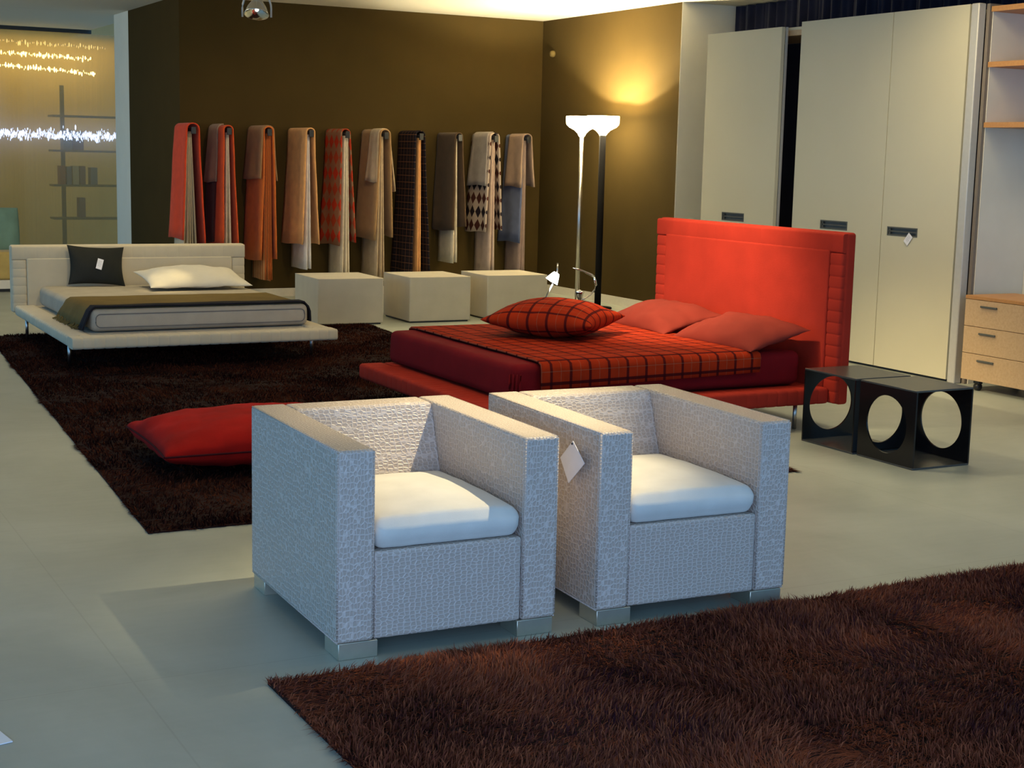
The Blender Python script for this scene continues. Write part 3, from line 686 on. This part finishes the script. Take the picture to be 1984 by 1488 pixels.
# ------------------------------------------------------------------ blankets hanging on wall pegs
C = {}
def fc(n, c, **k):
    C[n] = fabric('wool_'+n, c, .10, .1, .4, 12); return C[n]
fc('red', (.58, .052, .016)); fc('rust', (.54, .070, .016)); fc('orange', (.52, .12, .022)); fc('peach', (.66, .33, .12)); fc('maroon', (.055, .012, .016))
fc('taupe', (.30, .20, .14)); fc('tan', (.30, .16, .07)); fc('cream', (.60, .52, .38)); fc('white', (.66, .62, .58)); fc('beige', (.42, .32, .20)); fc('ochre', (.34, .20, .085))
fc('brown', (.085, .050, .026)); fc('grey', (.34, .29, .25)); fc('blue', (.095, .115, .20)); fc('lightblue', (.26, .28, .38)); fc('mauve', (.27, .19, .16)); fc('pink', (.48, .36, .29)); fc('black', (.016, .013, .016))
C['plaid_black'] = plaid('black_orange_plaid', (.014, .012, .016), (.24, .11, .05), (.13, .08, .06), .075, .007, lw=.2, dstr=.55)
C['argyle_red'] = argyle('red_argyle', (.26, .13, .07), (.40, .035, .014), (.33, .05, .02), .14, .17)
C['argyle_black'] = argyle('black_argyle', (.46, .36, .28), (.020, .014, .018), (.075, .022, .016), .115, .155)
C['rib_cream'] = ribbed('cream_ribs', (.60, .52, .38), (.36, .30, .20), .035, 0)
C['rib_peach'] = ribbed('peach_ribs', (.56, .28, .11), (.40, .11, .03), .06, 0)
YW = 15.83; ZP = 1.80
def drape(root, name, mat, r, L_, zl, zr, fl=.06, fr=.05, skew=.05, y0=0., th=.012, wav=.008, xo=0., only=None, sd=0.):
    """one folded layer over the peg; local x across, local y=0 at the wall and -L at the tip, z up from the floor"""
    zt = ZP
    prof = []
    nl = 9
    for k in range(nl): f_ = k/nl; prof.append((-r-fl*(1-f_)**1.1, zl+(zt-zl)*f_, 1-f_))
    for k in range(9):
        a = PI-PI*k/8; prof.append((r*math.cos(a), zt+r*math.sin(a)*.85, 0))
    for k in range(1, nl+1): f_ = k/nl; prof.append((r+fr*f_**1.1, zt+(zr-zt)*f_, f_))
    if only == 'L': prof = prof[:nl+5]
    s = [0]
    for a, b in zip(prof, prof[1:]): s.append(s[-1]+math.hypot(a[0]-b[0], a[1]-b[1]))
    n = len(prof)-1
    def fn(u, v):
        k = int(round(v*n)); x, z, d = prof[k]; y = -.015-(L_-.015)*u+y0
        x += (-skew*(1-u) if x < 0 else skew*.4*(1-u))*(.35+.65*d)
        x += wav*d*math.sin(u*9+sd*3+z*2)+wav*.6*fbm(u*3+sd, z*3)
        y -= .02*d*u+ .010*fbm(z*3, sd+x*4)*d
        if d > .95: z += .008*math.sin(u*5+sd)
        return Vector((x+xo, min(y, -.012), z))
    bm = bmesh.new(); grid_surf(bm, fn, 12, n, lambda u, v: (L_*u+.02, s[int(round(v*n))]+.03*sd))
    o = mesh_obj(name, bm, mat, root); solidify(o, th, 1); return o
def pleats(root, name, mat, zb, L_, half=.030, n=4, z_top=ZP-.03, spread=.05, xo=0., y_in=.02, mat2=None):
    """folded inner layers seen end-on, hanging between the two flaps"""
    bm = bmesh.new()
    for k in range(n):
        f_ = (k+.5)/n*2-1
        def fn(u, v, f_=f_, k=k):
            d = 1-v; z = zb+(z_top-zb)*v+(.012*math.sin(k*2.1))*d
            x = f_*(half+spread*d)+.008*d*math.sin(u*7+k); y = -.03-(L_-.03-y_in)*u-.012*math.sin(k*1.7)*d
            return Vector((x+xo, min(y, -.012), z))
        vv = grid_surf(bm, fn, 6, 10, lambda u, v: (u*L_, v))
    o = mesh_obj(name, bm, mat, root); solidify(o, max(.012, 1.1*half/n), 0); return o
PL = [.42, .45, .48, .55, .48, .52, .45, .46, .46, .44]
PX = [4.419, 4.788, 5.215, 5.654, 6.093, 6.529, 6.98, 7.452, 7.908, 8.34]
def hang(i, label, layers, inner):
    t = thing('throw_blanket', label, 'throw blanket', (PX[i], YW, 0), 0, 'folded throws hanging on wall pegs')
    L0 = PL[i]
    for k, (mn, r, lf, zl, zr, fl, fr, only, y0) in enumerate(layers):
        drape(t, 'wool_layer', C[mn], r, L0*lf, zl, zr, fl, fr, .05, -y0*L0, sd=i*1.3+k, only=only)
    for (mn, zb, half, n, spr, xo) in inner:
        pleats(t, 'inner_fold', C[mn], zb, L0*.96, half, n, spread=spr, xo=xo)
    # the black peg it hangs on is a fixture of the wall, a thing of its own
    p = thing('wall_peg', 'black wall peg carrying the %s throw from the left' % ['first', 'second', 'third', 'fourth', 'fifth', 'sixth', 'seventh', 'eighth', 'ninth', 'tenth'][i], 'wall peg', (PX[i], YW, ZP), 0, 'black wall pegs')
    tube_obj('rod', [(0, -.001, -.01), (0, -L0-.02, -.01)], .016, M['black_metal'], p, 12)
    bm = bmesh.new(); bx(bm, -.024, .024, -L0-.035, -L0-.012, -.055, .018, .004, 2); mesh_obj('end_cap', bm, M['black_metal'], p)
# layer: material, radius, share of peg length, hem height left, hem height right, flare left, flare right, only-side, offset from the wall (share)
hang(0, 'bright red throw with cream pleats inside, first on the wall from the left', [('red', .058, 1., .66, .56, .05, .06, None, 0)], [('rib_cream', .36, .022, 5, .075, -.03)])
hang(1, 'rust red throw with a short taupe strip, second on the wall from the left', [('rust', .042, 1., .60, .55, .03, .04, None, 0), ('maroon', .052, .60, .62, 1.5, .05, .02, 'L', 0), ('taupe', .060, .64, 1.25, 1.5, .03, .02, 'L', 0)], [('cream', .38, .014, 2, .028, 0)])
hang(2, 'dark orange throw under a short tan strip, third on the wall from the left', [('orange', .042, 1., .43, .44, .04, .04, None, 0), ('tan', .054, .98, 1.29, 1.27, .03, .03, None, 0)], [('rib_peach', .22, .026, 4, .028, .01)])
hang(3, 'plain peach throw with white lining below, fourth on the wall from the left', [('peach', .038, 1., .60, .60, .05, .05, None, 0)], [('white', .33, .014, 2, .022, -.01)])
hang(4, 'red and tan argyle throw, fifth on the wall from the left', [('argyle_red', .042, .95, .585, .62, .035, .06, None, 0)], [('cream', .21, .024, 3, .035, .01)])
hang(5, 'ochre brown throw with a short pale strip, sixth on the wall from the left', [('ochre', .050, 1., .65, .68, .06, .04, None, 0), ('beige', .060, .42, 1.28, 1.18, .03, .06, None, .52)], [('beige', .20, .020, 3, .045, -.03)])
hang(6, 'black and orange plaid throw with peach centre, seventh on the wall from the left', [('plaid_black', .048, 1., .20, .22, .05, .07, None, 0)], [('peach', .21, .016, 2, .006, .01)])
hang(7, 'dark brown throw with a cream lining below, eighth on the wall from the left', [('brown', .036, 1., .74, .78, .02, .05, None, 0)], [('cream', .37, .014, 2, .02, -.02)])
hang(8, 'black and cream argyle throw under a grey strip, ninth on the wall', [('argyle_black', .048, 1., .72, .74, .05, .05, None, 0), ('grey', .060, .80, 1.25, 1.35, .035, .02, 'L', .1)], [('pink', .24, .018, 2, .02, 0)])
hang(9, 'blue throw with a short taupe strip and mauve folds, tenth and last by the corner', [('blue', .040, .96, .60, .9, .04, .03, 'L', 0), ('taupe', .050, .74, 1.24, 1.25, .02, .045, None, .24)], [('mauve', .18, .022, 3, .02, -.02)])

# ------------------------------------------------------------------ shaggy rugs
def pile_mesh(name, quad, dens, length, width, mat, parent, seed, z0, tuft=.05, clump=.45, keep=None):
    rg = np.random.default_rng(seed)
    q = np.array(quad, float); area_ = .5*abs(sum(q[i][0]*q[(i+1) % 4][1]-q[(i+1) % 4][0]*q[i][1] for i in range(4)))
    N = int(dens*area_)
    u, v = rg.random(N), rg.random(N)
    ne = int(N*.03); u[:ne] = np.where(rg.random(ne) < .5, rg.random(ne)*.004, 1-rg.random(ne)*.004); v[ne:2*ne] = np.where(rg.random(ne) < .5, rg.random(ne)*.006, 1-rg.random(ne)*.006)
    P = ((1-u)*(1-v))[:, None]*q[0]+(u*(1-v))[:, None]*q[1]+(u*v)[:, None]*q[2]+((1-u)*v)[:, None]*q[3]
    if keep is not None: k_ = keep(P); P, u, v = P[k_], u[k_], v[k_]; N = len(P)
    # smooth lean field from a few random waves + clumping
    ang = np.zeros(N); mag = np.zeros(N)
    for k in range(6):
        fx, fy, ph = rg.normal(0, 4.5), rg.normal(0, 4.5), rg.random()*6.28; ang += np.sin(P[:, 0]*fx+P[:, 1]*fy+ph)*.9
        mag += np.sin(P[:, 0]*fy*1.3-P[:, 1]*fx*1.7+ph*2)
    mag = .55+.22*mag/2
    cell = np.floor(P/tuft)
    h = np.sin(cell[:, 0]*127.1+cell[:, 1]*311.7)*43758.5453; h = h-np.floor(h); h2 = np.sin(cell[:, 0]*269.5+cell[:, 1]*183.3)*43758.5453; h2 = h2-np.floor(h2)
    cx = (cell[:, 0]+h)*tuft; cy = (cell[:, 1]+h2)*tuft
    dirx = np.cos(ang-1.2)*mag+rg.normal(0, .25, N); diry = np.sin(ang-1.2)*mag+rg.normal(0, .25, N)
    tipx = P[:, 0]+dirx*length+(cx-P[:, 0])*clump; tipy = P[:, 1]+diry*length+(cy-P[:, 1])*clump
    ctr = q.mean(0); ed = np.minimum(np.minimum(u, 1-u)*abs(q[1]-q[0]).max(), np.minimum(v, 1-v)*abs(q[3]-q[0]).max())
    out = np.where(u < .02, -1, np.where(u > .98, 1, 0))[:, None]*(q[1]-q[0])/np.linalg.norm(q[1]-q[0])+np.where(v < .02, -1, np.where(v > .98, 1, 0))[:, None]*(q[3]-q[0])/np.linalg.norm(q[3]-q[0])
    e_ = (np.exp(-ed/.012)*length*.7*rg.random(N))
    tipx += out[:, 0]*e_; tipy += out[:, 1]*e_
    ll = length*(.6+.6*rg.random(N))*(.85+.25*np.sin(P[:, 0]*5+1)*np.sin(P[:, 1]*6))
    hgt = np.sqrt(np.maximum(ll**2-((tipx-P[:, 0])**2+(tipy-P[:, 1])**2), (.28*ll)**2))*np.where(ed < .015, .55, 1.)
    a = rg.random(N)*PI; wx, wy = np.cos(a)*width/2, np.sin(a)*width/2
    mx, my = P[:, 0]*.62+tipx*.38, P[:, 1]*.62+tipy*.38
    V = np.zeros((N, 5, 3))
    V[:, 0] = np.c_[P[:, 0]-wx, P[:, 1]-wy, np.full(N, z0)]; V[:, 1] = np.c_[P[:, 0]+wx, P[:, 1]+wy, np.full(N, z0)]
    V[:, 2] = np.c_[mx+wx*.9, my+wy*.9, z0+hgt*.68]; V[:, 3] = np.c_[mx-wx*.9, my-wy*.9, z0+hgt*.68]
    V[:, 4] = np.c_[tipx, tipy, z0+hgt]
    base = (np.arange(N)*5)[:, None]
    loops = np.concatenate([base+np.array([0, 1, 2, 3]), base+np.array([3, 2, 4])], 1).ravel()
    starts = np.stack([np.arange(N)*7, np.arange(N)*7+4], 1).ravel(); tot = np.tile([4, 3], N)
    me = bpy.data.meshes.new(name); me.vertices.add(N*5); me.vertices.foreach_set('co', V.ravel()); me.loops.add(len(loops)); me.loops.foreach_set('vertex_index', loops.astype(np.int32))
    me.polygons.add(2*N); me.polygons.foreach_set('loop_start', starts.astype(np.int32)); me.polygons.foreach_set('loop_total', tot.astype(np.int32))
    me.update(); me.validate(); me.materials.append(mat)
    o = bpy.data.objects.new(name, me); COL.objects.link(o); o.parent = parent; o['kind'] = 'stuff'; return o
def rug(label, quad, dens, length, width, seed, z0=.008, keep=None, mat='pile', **k):
    t = thing('rug', label, 'rug', (0, 0, 0))
    bm = bmesh.new(); f = bm.faces.new([bm.verts.new((x, y, .0005)) for x, y in quad]); r = bmesh.ops.extrude_face_region(bm, geom=[f])
    for v in [x for x in r['geom'] if isinstance(x, bmesh.types.BMVert)]: v.co.z = z0
    bmesh.ops.recalc_face_normals(bm, faces=bm.faces[:]); mesh_obj('backing', bm, M['rug_back'], t)
    pile_mesh('pile', quad, dens, length, width, M[mat], t, seed, z0-.002, keep=keep, **k)
    return t
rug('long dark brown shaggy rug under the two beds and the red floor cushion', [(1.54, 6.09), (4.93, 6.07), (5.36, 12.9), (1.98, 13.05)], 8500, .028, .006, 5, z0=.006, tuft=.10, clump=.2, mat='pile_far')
rug('dark brown shaggy rug in the foreground, in front of the armchairs', [(1.41, 1.6), (5.2, 1.6), (5.2, 4.215), (1.41, 4.17)], 25000, .046, .0032, 11, keep=lambda P: (P[:, 1] > 2.2) | (P[:, 0] > 3.5), tuft=.045)

# ------------------------------------------------------------------ room behind the translucent panel
t = thing('display_shelf', 'dark shelves with faint books behind the translucent panel', 'shelf', (4.9, 23.6, 0))
for z in (.48, .98, 1.50, 2.02): box_obj('shelf_board', (-.33, .95, -.18, .18, z, z+.03), M['gun'], t)
for x in (-.12, .90): box_obj('upright', (x-.03, x+.03, .14, .18, 0, 2.5), M['gun'], t)
random.seed(11); gb = 0
bcols = [simple('book_cover_%s' % n, c, .7) for n, c in (('plum', (.12, .07, .10)), ('sand', (.42, .33, .22)), ('slate', (.13, .14, .18)), ('wine', (.20, .06, .05)))]
names = ['plum book', 'sand coloured book', 'slate book', 'wine red book']
for (x, z, w_, h_, c, wh) in [(-.16, 1.53, .13, .30, 2, 'alone on the second shelf from the top, left'), (-.02, 1.53, .16, .28, 0, 'beside the slate one on the second shelf from the top'),
        (-.22, 1.01, .08, .28, 3, 'first on the third shelf'), (-.12, 1.01, .07, .27, 2, 'second on the third shelf'), (-.03, 1.01, .09, .28, 1, 'third on the third shelf'), (.08, 1.01, .08, .28, 0, 'fourth on the third shelf'), (.24, 1.01, .10, .26, 2, 'fifth on the third shelf, apart'),
        (.06, .51, .09, .30, 0, 'alone on the lowest shelf')]:
    tag(box_obj('book', (4.9+x, 4.9+x+w_, 23.5, 23.7, z+.001, z+h_), bcols[c]), 'blurred %s %s' % (names[c], wh), 'book', 'books behind the translucent panel')
def light_streak(label, x0, x1, z0, z1, y, n, col, s, seed, amp=.01, rr=.009):  # glowing beads added in place of light spread sideways by the fluted panel
    rs = random.Random(seed); t = thing('light_streak', label, 'light streak', (0, 0, 0)); bm = bmesh.new()
    for k in range(n):
        u = (k+rs.random()*.7)/n; r = rr*(.4+rs.random()**2)
        mt = Matrix.Translation((x0+(x1-x0)*u, y, z0+(z1-z0)*u+rs.gauss(0, amp))) @ Matrix.Diagonal((.9, 1, 3.2, 1)); bmesh.ops.create_icosphere(bm, subdivisions=1, radius=r, matrix=mt)
    o = mesh_obj('streak_beads', bm, emis('streak_glow_%d' % seed, col, s), t); o['kind'] = 'stuff'
    tube_obj('wire', [(x0, y+.01, z0), (x1, y+.01, z1)], .004, M['alu'], t, 6)
light_streak('beads standing in for a warm light streak, middle one of three behind the panel', 2.6, 4.80, 2.86, 2.80, 21.75, 110, (1, .80, .34), 16, 21, .012)
light_streak('beads standing in for a warm light streak, lowest of three behind the panel', 2.6, 4.86, 2.72, 2.60, 21.75, 110, (1, .82, .40), 16, 22, .012)
light_streak('beads standing in for a faint warm light streak, nearest the ceiling behind the panel', 3.2, 5.0, 3.00, 2.96, 21.75, 60, (1, .78, .42), 2, 23, .010)
light_streak('beads standing in for the blue white light band halfway up behind the panel', 2.6, 5.4, 1.735, 1.745, 21.62, 700, (.30, .42, 1.0), 7, 24, .032, .0095)
t = thing('daybed', 'low ochre daybed with grey base standing at the left edge behind the white bed', 'daybed', (1.6, 17.0, 0))
box_obj('seat', (0, 1.35, 0, .85, .13, .44), fabric('ochre_fabric', (.50, .36, .12)), t, .03, 3); box_obj('base', (0, 1.34, .01, .84, .035, .13), M['panel_grey'], t); box_obj('plinth', (.03, 1.33, .03, .8, 0, .035), M['black_metal'], t)
pil('cushion', 'pale teal round-cornered cushion standing on the ochre daybed', 'cushion', (2.64, 17.40, .66), (math.radians(80), 0, 0), .36, .24, .07, .07, fabric('teal_fabric', (.16, .27, .21)), k=-.02, p=.35)

# ------------------------------------------------------------------ card lying on the floor
t = thing('paper_card', 'white printed card at the lower left corner of the picture on the floor', 'card', (.575, 4.06, .0))
bm = bmesh.new(); bx(bm, -.06, .06, -.045, .045, .001, .004, mat=Matrix.Rotation(math.radians(12), 4, 'Z')); mesh_obj('sheet', bm, M['paper'], t)
